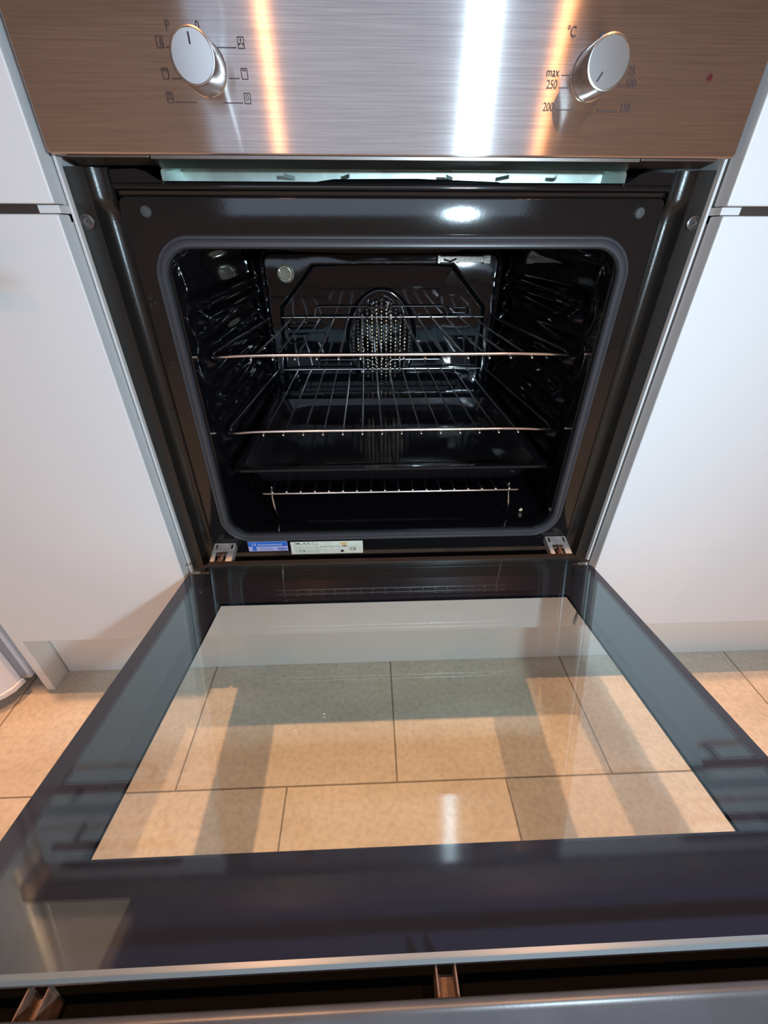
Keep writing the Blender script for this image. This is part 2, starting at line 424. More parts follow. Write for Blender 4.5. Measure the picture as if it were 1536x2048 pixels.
# ------------------------------------------------------------------ cabinets
CF = -0.0258; CB = -0.0068       # front and back planes of the cabinet doors
def bar_handle(x0, x1, z, parent):
    b = MB()
    b.tube(fillet([(x0, CF - 0.034, z), (x1, CF - 0.034, z)], 0), 0.0062, seg=16)
    for px in (x0 + 0.028, x1 - 0.028):
        b.tube([(px, CF, z), (px, CF - 0.034, z)], 0.005, seg=12)
    return b.build('handle', M['cabhandle'], parent)
def cabinet(x0, x1, hx0, hx1, label):
    c = empty('base_cabinet', ((x0 + x1) / 2, 0.2, -0.6029), label, 'cabinet')
    b = MB()
    for a, e in ((x0, x0 + 0.016), (x1 - 0.016, x1)): b.box((a, 0.0, -0.6029), (e, 0.55, 0.113))
    b.box((x0, 0.0, -0.6029), (x1, 0.55, -0.5869)); b.box((x0, 0.53, -0.6), (x1, 0.55, 0.11))
    b.box((x0, 0.0, 0.098), (x1, 0.10, 0.113)); b.box((x0, 0.0, -0.048), (x1, 0.10, -0.034))
    b.build('carcass', M['carcass'], c, bevel=0.0006)
    b = MB(); b.box((x0, CF, -0.6029), (x1, CB, -0.0418)); d = b.build('door', M['cab'], c, bevel=0.0016)
    bar_handle(hx0, hx1, -0.0865, d)
    b = MB(); b.box((x0, CF, -0.0345), (x1, CB, 0.111)); d = b.build('drawer_front', M['cab'], c, bevel=0.0016)
    bar_handle(hx0, hx1, 0.030, d)
    return c
L = cabinet(-0.6062, -0.3046, -0.550, -0.3575, 'narrow white base cabinet left of the oven, drawer over a door')
Rc = cabinet(0.3046, 0.9046, 0.500, 0.700, 'wide white base cabinet right of the oven with a brown gap under its drawer')
for c, (a, e) in ((L, (-0.6045, -0.3235)), (Rc, (0.3235, 0.9030))):
    b = MB(); b.box((a, -0.0185, -0.0420), (e, -0.0070, -0.0343)); b.build('gap_strip', M['gap'], c)  # brown strip filling the gap between drawer and door
    b = MB(); s = (-0.3235, -0.3048) if c is L else (0.3048, 0.3235)
    b.box((s[0], -0.0200, -0.0412), (s[1], -0.0010, -0.0350)); b.build('spacer_block', M['carcass'], c, bevel=0.0005)

b = MB(); b.box((-0.6260, -0.0098, FL), (-0.6112, 0.56, 0.111))
tag(b.build('end_panel', M['plinth'], bevel=0.0008), 'thin white end panel reaching the floor beside the narrow cabinet', 'panel')

hz = empty('oven_housing', (0, 0.25, -0.6029), 'white housing around and below the black oven, its lower filler panel behind the glass', 'cabinet')
b = MB(); b.box((-0.2995, CF, -0.6029), (0.2995, CB, -0.5080)); b.build('filler_panel', M['cab'], hz, bevel=0.0012)
b = MB(); b.box((-0.3005, -0.0040, -0.5065), (0.3005, 0.55, -0.4905)); b.build('shelf_board', M['carcass'], hz, bevel=0.0006)
for s in (-1, 1):
    b = MB(); x0, x1 = sorted((s * 0.3014, s * 0.3040)); b.box((x0, -0.0050, -0.6029), (x1, 0.50, 0.111)); b.build('side_panel', M['carcass'], hz)

b = MB()
prof = [(-0.060, 0.1155), (-0.052, 0.1135), (0.60, 0.1135), (0.60, 0.1535), (-0.052, 0.1535), (-0.060, 0.150)]
b.prism(prof, -0.625, 1.20, lambda p, q, t: (t, p, q))
tag(b.build('worktop', M['worktop'], bevel=0.001), 'dark worktop running above the oven and both cabinets', 'worktop')

# white appliance at the far left with a bowed door
ap = empty('refrigerator', (-0.955, 0.3, FL), 'white appliance with a rounded door beside the end panel, far left', 'appliance')
b = MB()
b.box((-1.24, 0.000, FL + 0.020), (-0.650, 0.56, 0.55))
b.build('body', M['appl'], ap, bevel=0.006)
b = MB(); b.box((-1.238, -0.010, FL + 0.034), (-0.654, 0.0, 0.54)); b.build('door_seal', M['applgrey'], ap)
def bow(z0, z1, off):
    pts = [(-1.24, -0.0115)]
    for i in range(0, 21):
        t = i / 20; x = -1.24 + 0.592 * t
        y = -0.045 - 0.035 * math.sin(math.pi * min(1, t / 0.92 if t < 0.92 else 1)) ** 0.9
        pts.append((x, y))
    q = [(-0.655, -0.020), (-0.652, -0.0115)]
    pts = [(-1.24, -0.0115)] + [(-1.24 + 0.545 * i / 14, -0.046 - 0.035 * math.sin(math.pi * (0.12 + 0.76 * i / 14))) for i in range(15)]
    pts += [(-0.678, -0.0505), (-0.665, -0.041), (-0.656, -0.029), (-0.651, -0.0115)]
    cx = -0.945
    return [((x - cx) * (1 + off / 0.295) + cx, y - (off if y < -0.012 else 0)) for x, y in pts]
b = MB(); b.prism(bow(0, 0, 0), FL + 0.040, 0.54, lambda p, q, t: (p, q, t)); d = b.build('door', M['appl'], ap, bevel=0.003)
b = MB(); b.prism(bow(0, 0, 0.003), FL + 0.030, FL + 0.041, lambda p, q, t: (p, q, t)); b.build('door_edge_trim', M['appl'], d, bevel=0.002)
for fx in (-1.20, -0.69):
    b = MB(); b.lathe([(0.018, 0), (0.018, 0.022)], (fx, 0.04, FL), 'Z', 20); b.build('foot', M['dark'], ap)

# ------------------------------------------------------------------ the oven
ov = empty('built_in_oven', (0, 0.25, -0.4905), 'black built-in oven with brushed steel control panel and opened glass door', 'oven')

# control panel
YP = -0.0236
b = MB()
ol = [(x, z) for x, z in rrect(-0.297, 0.297, 0.0, 0.112, 0.0030, 4)]
b.loft([[(x, YP + 0.0010, z) for x, z in ol], [(x * 0.9975, YP + 0.0002, 0.056 + (z - 0.056) * 0.988) for x, z in ol], [(x * 0.9955, YP, 0.056 + (z - 0.056) * 0.975) for x, z in ol]], cap1=True)
b.loft([[(x, YP + 0.0010, z) for x, z in ol], [(x, YP + 0.0175, z) for x, z in ol]], cap1=True)
panel = b.build('control_panel', M['steel'], ov, wn=True)
b = MB()      # lip folded back underneath the panel
b.prism([(YP + 0.0012, -0.0002), (YP + 0.0012, -0.0030), (-0.0012, -0.0075), (-0.0012, -0.0002)], -0.2130, 0.2130, lambda p, q, t: (t, p, q))
b.prism([(YP + 0.0025, -0.0002), (YP + 0.0025, -0.0020), (-0.0012, -0.0055), (-0.0012, -0.0002)], -0.2830, -0.2145, lambda p, q, t: (t, p, q))
b.prism([(YP + 0.0025, -0.0002), (YP + 0.0025, -0.0020), (-0.0012, -0.0055), (-0.0012, -0.0002)], 0.2145, 0.2830, lambda p, q, t: (t, p, q))
b.build('panel_lip', pm('dull_steel', (0.22, 0.20, 0.19), 0.32, 1.0), ov, bevel=0.0004)

# printed legend
b = MB(); YI = YP - 0.0004
def strip(x0, z0, x1, z1, w=0.0006):
    d = Vector((x1 - x0, z1 - z0)); n = Vector((-d.y, d.x)).normalized() * w / 2
    b.faces([(x0 + n.x, YI, z0 + n.y), (x1 + n.x, YI, z1 + n.y), (x1 - n.x, YI, z1 - n.y), (x0 - n.x, YI, z0 - n.y)], [(0, 1, 2, 3)])
def icon(x, z, kind, w=0.0047, h=0.0060):
    t = 0.0005
    strip(x - w / 2, z - h / 2, x + w / 2, z - h / 2, t); strip(x - w / 2, z + h / 2, x + w / 2, z + h / 2, t)
    strip(x - w / 2, z - h / 2, x - w / 2, z + h / 2, t); strip(x + w / 2, z - h / 2, x + w / 2, z + h / 2, t)
    if kind == 'fan':
        for k in range(3):
            a = math.radians(90 + 120 * k)
            b.faces([(x, YI, z), (x + 0.0022 * math.cos(a - .35), YI, z + 0.0022 * math.sin(a - .35)), (x + 0.0022 * math.cos(a + .35), YI, z + 0.0022 * math.sin(a + .35))], [(0, 1, 2)])
    if kind in ('top', 'both'): strip(x - 0.0015, z + h / 2 - 0.0010, x + 0.0015, z + h / 2 - 0.0012, 0.0006)
    if kind == 'bars':
        for q in (0.0002, 0.0012): strip(x + q, z - 0.0020, x + q, z + 0.0020, 0.0004)
    if kind == 'lamp':
        pts = [(x + 0.0010 * math.cos(a * math.pi / 4), YI, z + 0.0004 + 0.0016 * math.sin(a * math.pi / 4)) for a in range(8)]
        for i in range(8): strip(pts[i][0], pts[i][2], pts[(i + 1) % 8][0], pts[(i + 1) % 8][2], 0.0003)
    if kind == 'fanheat':
        strip(x - 0.002, z - h / 2 + 0.0012, x + 0.002, z - h / 2 + 0.0012, 0.0006)
        icon(x, z, 'fan', w, h)
    if kind == 'fansq':
        strip(x - 0.0015, z + h / 2 - 0.0008, x + 0.0015, z + h / 2 - 0.0010, 0.0005); icon(x, z, 'fan', w, h)
for x, z, k, ls, le in ((-0.1853, 0.0659, 'bars', -0.1813, -0.172), (-0.1858, 0.0487, 'top', -0.1815, -0.170), (-0.1860, 0.0351, 'fansq', -0.1825, -0.1655),
                        (-0.1238, 0.0662, 'fan', -0.1420, -0.1276), (-0.1241, 0.0492, 'both', -0.1370, -0.1282), (-0.1242, 0.0350, 'lamp', -0.1440, -0.1280)):
    icon(x, z, k); strip(ls, z - 0.0027, le, z - 0.0027, 0.0005)
place = lambda cx, cz, sx=0.8: (lambda u, v: (cx + u * sx, YI, cz + v))
for t, x, z, s in (('P', -0.1773, 0.0744, 0.0085), ('0', -0.1549, 0.0744, 0.0080), ('\u00b0C', 0.1318, 0.0747, 0.0085), ('max', 0.1222, 0.0523, 0.0078),
                   ('250', 0.1228, 0.0452, 0.0075), ('200', 0.1228, 0.0318, 0.0075), ('75', 0.1868, 0.0534, 0.0075), ('100', 0.1880, 0.0464, 0.0075), ('150', 0.1880, 0.0316, 0.0075)):
    add_text(b, t, s, place(x, z))
strip(0.1295, 0.0508, 0.1365, 0.0508, 0.0005); strip(0.1288, 0.0435, 0.1365, 0.0435, 0.0005); strip(0.1284, 0.0303, 0.1435, 0.0303, 0.0005); strip(0.1435, 0.0303, 0.1445, 0.0322, 0.0005)
strip(0.1820, 0.0296, 0.1650, 0.0296, 0.0005); strip(0.1650, 0.0296, 0.1640, 0.0320, 0.0005); strip(0.1750, 0.0450, 0.1835, 0.0450, 0.0005)
for k in range(16):
    a0 = 2 * math.pi * k / 16; a1 = 2 * math.pi * (k + 1) / 16
    b.faces([(0.1562, YI, 0.0733), (0.1562 + 0.0015 * math.cos(a0), YI, 0.0733 + 0.0015 * math.sin(a0)), (0.1562 + 0.0015 * math.cos(a1), YI, 0.0733 + 0.0015 * math.sin(a1))], [(0, 1, 2)])
b.build('printed_legend', M['ink'], panel, smooth=False)
b = MB(); b.lathe([(0.0022, 0), (0.0022, -0.0006), (0.0012, -0.0007)], (0.2522, YP, 0.0505), 'Y', 20)
b.build('indicator_light', pm('dark_red_lens', (0.10, 0.02, 0.02), 0.2), panel)

def knob(cx, cz, ang, depth, r, name='control_knob'):
    b = MB()
    b.lathe([(r + 0.0006, 0.0), (r + 0.0006, -0.0015), (r, -0.0020), (r, -depth + 0.0006), (r - 0.0003, -depth), (r - 0.0013, -depth - 0.0002), (r - 0.0017, -depth + 0.0004)], (cx, YP, cz), 'Y', 72, True)
    k = b.build(name, M['knobside'], ov)
    b = MB(); b.lathe([(r - 0.0016, -depth + 0.0003), (r * 0.5, -depth + 0.00025), (0.0003, -depth + 0.0002)], (0, 0, 0), 'Y', 72, True)
    f = b.build('knob_face', M['knobface'], k)
    f.location = (cx, YP, cz + ZO - k['_base'][2]); 
    # mesh of the face sits about its own origin so that the turned finish is centred on it
    for v in f.data.vertices: v.co.z -= (ZO - f['_base'][2]); v.co.y += f['_base'][1]
    b = MB()
    dx, dz = math.cos(ang), math.sin(ang); nx, nz = -dz * 0.00055, dx * 0.00055
    y0 = YP - depth - 0.0001
    a = (cx + dx * r * 0.38, cz + dz * r * 0.38); e = (cx + dx * r * 0.76, cz + dz * r * 0.76)
    ps = [(a[0] + nx, a[1] + nz), (e[0] + nx, e[1] + nz), (e[0] - nx, e[1] - nz), (a[0] - nx, a[1] - nz)]
    b.prism(ps, y0, y0 + 0.0006, lambda p, q, t: (p, t, q)); b.build('pointer_mark', M['inkB'], k, smooth=False)
knob(-0.1541, 0.0515, math.radians(92), 0.0300, 0.0162)
knob(0.1540, 0.0515, math.radians(-122), 0.0300, 0.0162)

G['xs'] = 1.009
# vent slot: galvanised duct seen below the panel
b = MB()
ol = rrect(-0.2140, 0.2140, -0.0205, -0.0070, 0.0028, 4)
b.loft([[(x, 0.0015, z) for x, z in ol], [(x * 0.998, 0.0022, z * 0.99 - 0.0001) for x, z in ol], [(x * 0.985, 0.012, z + 0.0008) for x, z in ol], [(x * 0.96, 0.034, z * 0.9 + 0.003) for x, z in ol]], cap1=True)
duct = b.build('vent_duct', M['duct'], ov)
fin_m = pm('grey_green_fin', (0.16, 0.20, 0.19), 0.4, 0.5)
for x, t in ((-0.105, 0.3), (-0.045, -0.4), (0.045, 0.5), (0.105, -0.3), (0.15, 0.3)):
    b = MB(); b.prism([(x, 0.008), (x + 0.0009, 0.008), (x + 0.0009 + 0.02 * t, 0.032), (x + 0.02 * t, 0.032)], -0.0125, -0.0095, lambda p, q, tt: (p, q, tt))
    b.build('duct_fin', fin_m, duct)
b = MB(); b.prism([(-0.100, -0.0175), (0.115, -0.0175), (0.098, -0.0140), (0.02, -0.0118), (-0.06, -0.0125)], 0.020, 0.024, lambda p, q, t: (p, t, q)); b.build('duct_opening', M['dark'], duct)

# front frame of the oven body: flange, channel, raised face with the opening
# side profiles (x, y) from the outer edge inwards, swept vertically
ZT, ZB = -0.0060, -0.4870
side = [(0.2985, 0.0008), (0.2980, 0.0), (0.2822, 0.0), (0.2812, -0.0006), (0.2803, 0.0006), (0.2785, 0.0075), (0.2740, 0.0125), (0.2690, 0.0142), (0.2640, 0.0125), (0.2612, 0.0075), (0.2600, 0.0030), (0.2592, 0.0022)]
for s in (-1, 1):
    zs = [ZT, -0.028, -0.034, -0.040] + [-0.05 - 0.4 * i / 10 for i in range(11)] + [ZB]
    rings = []
    for z in zs:
        k = 1.0 if z < -0.036 else (0.55 if z > -0.030 else 0.75)
        rings.append([(s * x, y * (k if x < 0.2795 else 1), z) for x, y in side])
    b = MB(); b.loft(rings, closed=False); b.build('side_flange', M['flange'], ov, wn=True)
b = MB()
fs = [(y, z) for y, z in ((0.0035, -0.0062), (0.0020, -0.0070))]
NN = 10
def ring(x0, x1, z0, z1, r, y): return [(x, y, z) for x, z in rrect(x0, x1, z0, z1, r, NN, 14, 10)]
rings = [ring(-0.2594, 0.2594, -0.4700, -0.0275, 0.006, 0.0060), ring(-0.2592, 0.2592, -0.4600, -0.0277, 0.007, 0.0024),
         ring(-0.2580, 0.2580, -0.4590, -0.0290, 0.009, 0.0014), ring(-0.2410, 0.2410, -0.4310, -0.0570, 0.034, 0.0014),
         ring(-0.2340, 0.2340, -0.4235, -0.0625, 0.032, 0.0035), ring(-0.2262, 0.2262, -0.4170, -0.0668, 0.026, 0.0040)]
b.loft(rings)
# strip above the face: groove and bead between duct and face
pr = [(0.0016, -0.0160), (0.0030, -0.0166), (0.0016, -0.0180), (0.0010, -0.0200), (0.0016, -0.0216), (0.0050, -0.0232), (0.0056, -0.0258), (0.0030, -0.0276)]
b.loft([[(x, y, z) for y, z in pr] for x in [-0.2592 + 0.5184 * i / 20 for i in range(21)]], closed=False)
# pressed shoulders left and right of the duct
for s in (-1, 1):
    sh = [(0.2592, -0.0080), (0.2360, -0.0072), (0.2270, -0.0092), (0.2170, -0.0155), (0.2100, -0.0168), (0.2100, -0.0172), (0.2592, -0.0172)]
    b.prism(sh, 0.0012, 0.0060, lambda p, q, t: (s * p, t, q))
frame = b.build('front_frame', M['enamelF'], ov, wn=True)
b = MB()
b.box((-0.285, 0.0065, -0.0200), (0.285, 0.009, -0.0040)); b.box((-0.258, 0.012, -0.4880), (0.258, 0.016, -0.4590)); b.box((-0.2855, 0.018, -0.4880), (0.2855, 0.022, -0.0045))
bm_hole = b
# keep the backing clear of the opening: build it as a border instead of a sheet
b = MB()
ro = ring(-0.2860, 0.2860, -0.4885, -0.0215, 0.002, 0.0200); ri = ring(-0.2420, 0.2420, -0.4320, -0.0560, 0.030, 0.0200)
b.loft([ro, ri])
b.box((-0.262, 0.0030, -0.4880), (0.262, 0.0060, -0.4600))
b.build('body_backing', M['dark'], ov)

for s in (-1, 1):
    b = MB(); b.lathe([(0.0062, -0.0002), (0.0060, -0.0016), (0.0046, -0.0020), (0.0044, -0.0008), (0.0001, -0.0010)], (s * 0.2922 - 0.0012 * s, 0, -0.0470), 'Y', 32)
    for a in (0, 90):
        c, n_ = math.cos(math.radians(a + 20)), math.sin(math.radians(a + 20))
        b.prism([(0.0026 * c - 0.0006 * n_, 0.0026 * n_ + 0.0006 * c), (0.0026 * c + 0.0006 * n_, 0.0026 * n_ - 0.0006 * c), (-0.0026 * c + 0.0006 * n_, -0.0026 * n_ - 0.0006 * c), (-0.0026 * c - 0.0006 * n_, -0.0026 * n_ + 0.0006 * c)], -0.0013, -0.0006, lambda p, q, t: (s * 0.2910 + p, t, -0.0470 + q))
    b.build('screw', pm('dark_screw', (0.14, 0.13, 0.13), 0.28, 0.8), ov)
    b = MB(); x0, x1 = sorted((s * 0.2885, s * 0.2980)); b.box((x0, -0.0110, -0.4892), (x1, 0.0010, -0.4860)); b.build('corner_clip', M['carcass'], ov)
    b = MB(); b.lathe([(0.0050, 0.0016), (0.0047, -0.0004), (0.0038, -0.0012), (0.0001, -0.0014)], (s * 0.2356, 0, -0.0390), 'Y', 28)
    b.build('door_buffer', M['buffer'], ov)

# small pressed dimples and rivets beside the opening
for x, z in ((-0.2540, -0.1130), (-0.2545, -0.1190), (-0.2505, -0.1175), (-0.2685, -0.1150), (-0.2475, -0.1790), (-0.2505, -0.1840), (-0.2465, -0.2330), (-0.2500, -0.2380), (0.2480, -0.3), (-0.2475, -0.3270), (-0.2500, -0.3350), (-0.2690, -0.2360)):
    b = MB(); b.ball((x, 0.0016 if abs(x) < 0.26 else 0.0130, z), 0.0016, 1, 0.5, 1, 10, 6); b.build('weld_spot', M['enamelF'], frame)

# seal around the opening
b = MB()
def gring(o, y): return [(x, y, z) for x, z in rrect(-0.2345 - o, 0.2345 + o, -0.4240 - o, -0.0632 + o, max(0.004, 0.033 + o), 14, 10, 8)]
prof = [(0.0062, 0.0020), (0.0060, -0.0010), (0.0045, -0.0032), (0.0028, -0.0036), (0.0018, -0.0024), (0.0006, -0.0034), (-0.0016, -0.0048), (-0.0040, -0.0046), (-0.0056, -0.0026), (-0.0060, 0.0010), (-0.0052, 0.0036), (0.0, 0.0040)]
b.loft([gring(o, y) for o, y in prof + [prof[0]]])
b.build('door_seal', M['rubber'], ov)

# cavity
LV = [-0.1365, -0.1868, -0.2371, -0.2878, -0.3380]
def disp(y, z):
    d = 0.0
    env = sst(0.046, 0.066, y) * (1 - sst(0.385, 0.415, y))
    for l in LV:
        d += 0.0092 * env * (gs(z - (l - 0.0085), 0.0044) + 0.7 * gs(z - (l + 0.0125), 0.0046))
        d += 0.0060 * gs(y - 0.064, 0.0085) * gs(z - (l - 0.0075), 0.0075)
        d += 0.0016 * gs(y - 0.105, 0.010) * gs(z - (l + 0.006), 0.006)
    m = sum(gs(z - l, 0.0125) for l in LV)
    d += 0.0050 * gs(y - 0.033, 0.0065) * max(0, 1 - m) * sst(-0.395, -0.375, z) * (1 - sst(-0.105, -0.085, z))
    d += 0.0006 * math.sin(z * 62 + y * 5) * env * sst(-0.40, -0.36, z) + 0.0004 * noise.noise(Vector((y * 9, z * 16, 3.1))) * env
    return d
b = MB()
ys = [0.0035, 0.008, 0.014, 0.020] + [0.024 + 0.004 * i for i in range(24)] + [0.122 + 0.0092 * i for i in range(29)] + [0.388 + 0.004 * i for i in range(8)] + [0.424, 0.430]
rings = []
for y in ys:
    t = sst(0.016, 0.045, y); q = sst(0.395, 0.430, y)
    hx = 0.2262 + 0.0068 * t - 0.006 * q; zt = -0.0668 + 0.006 * t - 0.012 * q; zb = -0.4165 - 0.0045 * t + 0.009 * q
    pts = []
    for x, z in rrect(-hx, hx, zb, zt, 0.026 + 0.01 * q, 10, 24, 120):
        if abs(x) > hx - 0.020:
            w = sst(hx - 0.020, hx - 0.004, abs(x)); x = x - math.copysign(disp(y, z) * w, x)
        pts.append((x, y, z))
    rings.append(pts)
b.loft(rings, cap1=True)
cav = b.build('oven_cavity', M['enamel'], ov)

G['dz'] = 0.009
# embossed back panel
hexp = [(-0.130, -0.117), (0.132, -0.117), (0.198, -0.188), (0.206, -0.372), (-0.206, -0.372), (-0.195, -0.188)]
def sdpoly(x, z):
    d = -9
    n = len(hexp)
    for i in range(n):
        a = hexp[i]; c = hexp[(i + 1) % n]; ex, ez = c[0] - a[0], c[1] - a[1]; l = math.hypot(ex, ez)
        d = max(d, -((x - a[0]) * ez - (z - a[1]) * ex) / l * (-1) if False else ((z - a[1]) * ex - (x - a[0]) * ez) / l)
    return d
def sdbox(x, z, x0, x1, z0, z1, r=0.002):
    dx = abs(x - (x0 + x1) / 2) - (x1 - x0) / 2 + r; dz = abs(z - (z0 + z1) / 2) - (z1 - z0) / 2 + r
    return math.hypot(max(dx, 0), max(dz, 0)) + min(max(dx, dz), 0) - r
SL = [(-0.110, -0.032, -0.1375, -0.1215), (0.036, 0.118, -0.1375, -0.1215), (-0.186, -0.118, -0.226, -0.218), (-0.186, -0.118, -0.252, -0.236), (0.094, 0.188, -0.282, -0.243), (0.094, 0.170, -0.200, -0.190),
      (-0.178, -0.120, -0.330, -0.312), (0.100, 0.165, -0.333, -0.322), (-0.195, -0.080, -0.366, -0.358), (0.060, 0.195, -0.366, -0.358)]
b = MB()
NX, NZ = 236, 176
vs = []
X0, X1, Z0, Z1 = -0.2195, 0.2175, -0.3990, -0.0945
for j in range(NZ + 1):
    for i in range(NX + 1):
        x = X0 + (X1 - X0) * i / NX; z = Z0 + (Z1 - Z0) * j / NZ
        y = 0.4215
        y += 0.008 * (1 - sst(-0.003, 0.003, sdpoly(x, z)))
        e = math.hypot((x + 0.002) / 0.074, (z + 0.2565) / 0.113)
        y -= 0.0060 * (1 - sst(0.90, 1.02, e)); y += 0.0022 * gs(e - 0.93, 0.022) + 0.003 * (1 - sst(0.55, 0.80, e))
        for s in SL: y += 0.0035 * (1 - sst(-0.0012, 0.0012, sdbox(x, z, *s)))
        y += 0.007 * sst(0.0, 0.004, 0.004 + sdbox(x, z, X0, X1, Z0, Z1, 0.012))
        y += 0.0005 * noise.noise(Vector((x * 18, z * 18, 0.3))) + 0.003 - 0.26 * x * x + 0.29 * (z + 0.21) ** 2
        vs.append((x, y, z))
b.faces(vs, [(j * (NX + 1) + i, j * (NX + 1) + i + 1, (j + 1) * (NX + 1) + i + 1, (j + 1) * (NX + 1) + i) for j in range(NZ) for i in range(NX)])
bp_ = b.build('back_panel', M['enamel'], ov)
# perforated centre in front of the fan; gold beads stand for its lit holes
b = MB(); b2 = MB()
for c in range(-6, 7):
    for r in range(-12, 13):
        x = c * 0.0094; z = r * 0.0068 + (0.0034 if c % 2 else 0)
        q = abs(x) / 0.060 + 0.0; rr = (abs(x) / 0.0615) ** 1.7 + (abs(z) / 0.083) ** 1.7
        if rr > 1: continue
        (b if rr < 0.70 else b2).ball((x - 0.0022, 0.4150, z - 0.2560), 0.00165 + 0.0006 * random.random(), 1, 0.6, 1.5, 8, 6)
        if rr >= 0.62: b2.lathe([(0.0026, 0.001), (0.0030, -0.0006), (0.0020, -0.0006), (0.0018, 0.001)], (x - 0.0022, 0.4160, z - 0.2560), 'Y', 10)
fg = b.build('fan_grille', M['brass'], ov)
b2.build('grille_rim', M['bead'], fg)
# oven lamp cover
b = MB()
b.lathe([(0.0160, 0.008), (0.0158, -0.001), (0.0145, -0.003), (0.0132, -0.0032)], (-0.1800, 0.4180, -0.1290), 'Y', 40, False)
lampc = b.build('lamp_cover', M['lampglass'], ov)
b = MB()
rings = []
for k in range(9):
    rr = 0.0140 * (1 - k / 8) + 0.0002
    rings.append([(-0.1800 + rr * (1 + 0.05 * math.cos(6 * a) * (k % 3 == 1)) * math.cos(a), 0.4150 - 0.009 * math.sqrt(max(0, 1 - (rr / 0.0142) ** 2)) - 0.0014 * (k % 2), -0.1290 + rr * math.sin(a)) for a in [2 * math.pi * i / 36 for i in range(36)]])
b.loft(rings, cap1=True); b.build('lamp_lens', M['lampglass'], lampc)
# temperature probe
b = MB()
b.box((0.1040, 0.4080, -0.1110), (0.1970, 0.4180, -0.1010)); b.box((0.1010, 0.4070, -0.1125), (0.1060, 0.4185, -0.0995)); b.box((0.1380, 0.4070, -0.1118), (0.1430, 0.4185, -0.1002)); b.box((0.1860, 0.4060, -0.1128), (0.1985, 0.4185, -0.0992))
pr_ = b.build('temperature_probe', pm('stained_probe_metal', (0.42, 0.38, 0.35), 0.35, 0.8, var=0.3, vscale=200), ov, bevel=0.0006)
b = MB(); b.tube([(-0.040, 0.4110, -0.1085), (0.030, 0.4095, -0.1078), (0.1060, 0.4085, -0.1070)], 0.0012, seg=8); b.tube([(0.112, 0.407, -0.106), (0.124, 0.405, -0.109), (0.135, 0.407, -0.105)], 0.0016, seg=8)
b.build('probe_tube', M['chrome'], pr_)

G['dz'] = 0.0
# stickers on the lower frame
def card(mb, x0, x1, z0, z1, y, sh=0.0):
    mb.faces([(x0 + sh, y, z0), (x1 + sh, y, z0), (x1, y, z1), (x0, y, z1)], [(0, 1, 2, 3)])
ys_ = 0.0011
b = MB(); b.box((-0.2100, 0.0010, -0.4502), (-0.1530, 0.0018, -0.4325)); sb = b.build('service_sticker', M['stLilac'], ov, smooth=False)
b = MB(); y = 0.0007
card(b, -0.2098, -0.1532, -0.4412, -0.4328, y); card(b, -0.2040, -0.1985, -0.4490, -0.4412, y)
b.build('blue_band', M['stBlue'], sb, smooth=False)
b = MB(); y = 0.0004
PL = lambda cx, cz, sx=1: (lambda u, v: (cx + u * sx, y, cz + v))
add_text(b, 'beko', 0.0072, PL(-0.1608, -0.4452), bold=0.00008)
card(b, -0.1655, -0.1560, -0.4490, -0.4485, y)
for k in range(3): card(b, -0.1940, -0.1745 + 0.002 * (k % 2), -0.4432 - 0.0022 * k, -0.4428 - 0.0022 * k, y)
for i in range(7): card(b, -0.1600 + i * 0.0007, -0.1597 + i * 0.0007, -0.4395, -0.4360, y)
b.build('sticker_print', M['stDkBlue'], sb, smooth=False)
b = MB()
for i in range(17): card(b, -0.1955 + i * 0.0021, -0.1942 + i * 0.0021, -0.4392, -0.4366, y)
for i in range(24):
    a = math.pi * (0.8 + 1.4 * i / 23); a2 = math.pi * (0.8 + 1.4 * (i + 1) / 23)
    b.faces([(-0.2012 + 0.0032 * math.cos(a), y, -0.4365 + 0.0032 * math.sin(a)), (-0.2012 + 0.0032 * math.cos(a2), y, -0.4365 + 0.0032 * math.sin(a2)), (-0.2012 + 0.0018 * math.cos(a2), y, -0.4365 + 0.0018 * math.sin(a2)), (-0.2012 + 0.0018 * math.cos(a), y, -0.4365 + 0.0018 * math.sin(a))], [(0, 1, 2, 3)])
b.build('pale_print', M['stLilac'], sb, smooth=False)
b = MB(); b.box((-0.1486, 0.0010, -0.4572), (-0.0432, 0.0018, -0.4345)); rb = b.build('rating_label', M['stWhite'], ov, smooth=False)
b = MB(); random.seed(3)
for k, z in enumerate((-0.4385, -0.4400, -0.4442, -0.4462, -0.4500, -0.4520, -0.4540)):
    x = -0.1440
    while x < (-0.110 if k != 4 else -0.100): 
        w = 0.002 + 0.004 * random.random(); card(b, x, x + w, z, z + 0.0006, y); x += w + 0.001
for z in (-0.4432, -0.4447): card(b, -0.1060, -0.0850, z, z + 0.0006, y)
card(b, -0.0835, -0.0640, -0.4440, -0.4434, y)
b.build('grey_print', M['stGrey'], rb, smooth=False)
b = MB()
add_text(b, 'CE', 0.0075, (lambda u, v: (-0.0578 + u * 1.05, y, -0.4490 + v)))
random.seed(9)
for x, z, w, h in ((-0.1405, -0.4378, 0.006, 0.0016), (-0.1430, -0.4362, 0.003, 0.0008), (-0.1300, -0.4375, 0.003, 0.0012), (-0.1240, -0.4368, 0.002, 0.0012), (-0.1170, -0.4362, 0.0015, 0.0010), (-0.1360, -0.4505, 0.002, 0.0010), (-0.1315, -0.4510, 0.003, 0.0012), (-0.0765, -0.4535, 0.0055, 0.0035), (-0.0740, -0.4436, 0.0075, 0.0012)):
    b.prism([(x, z), (x + w * 0.6, z - h * 0.3), (x + w, z + h * 0.2), (x + w * 0.7, z + h), (x + w * 0.2, z + h * 0.8)], y, y + 0.0002, lambda p, q, t: (p, t, q))
b.build('black_print', M['inkB'], rb, smooth=False)
b = MB()
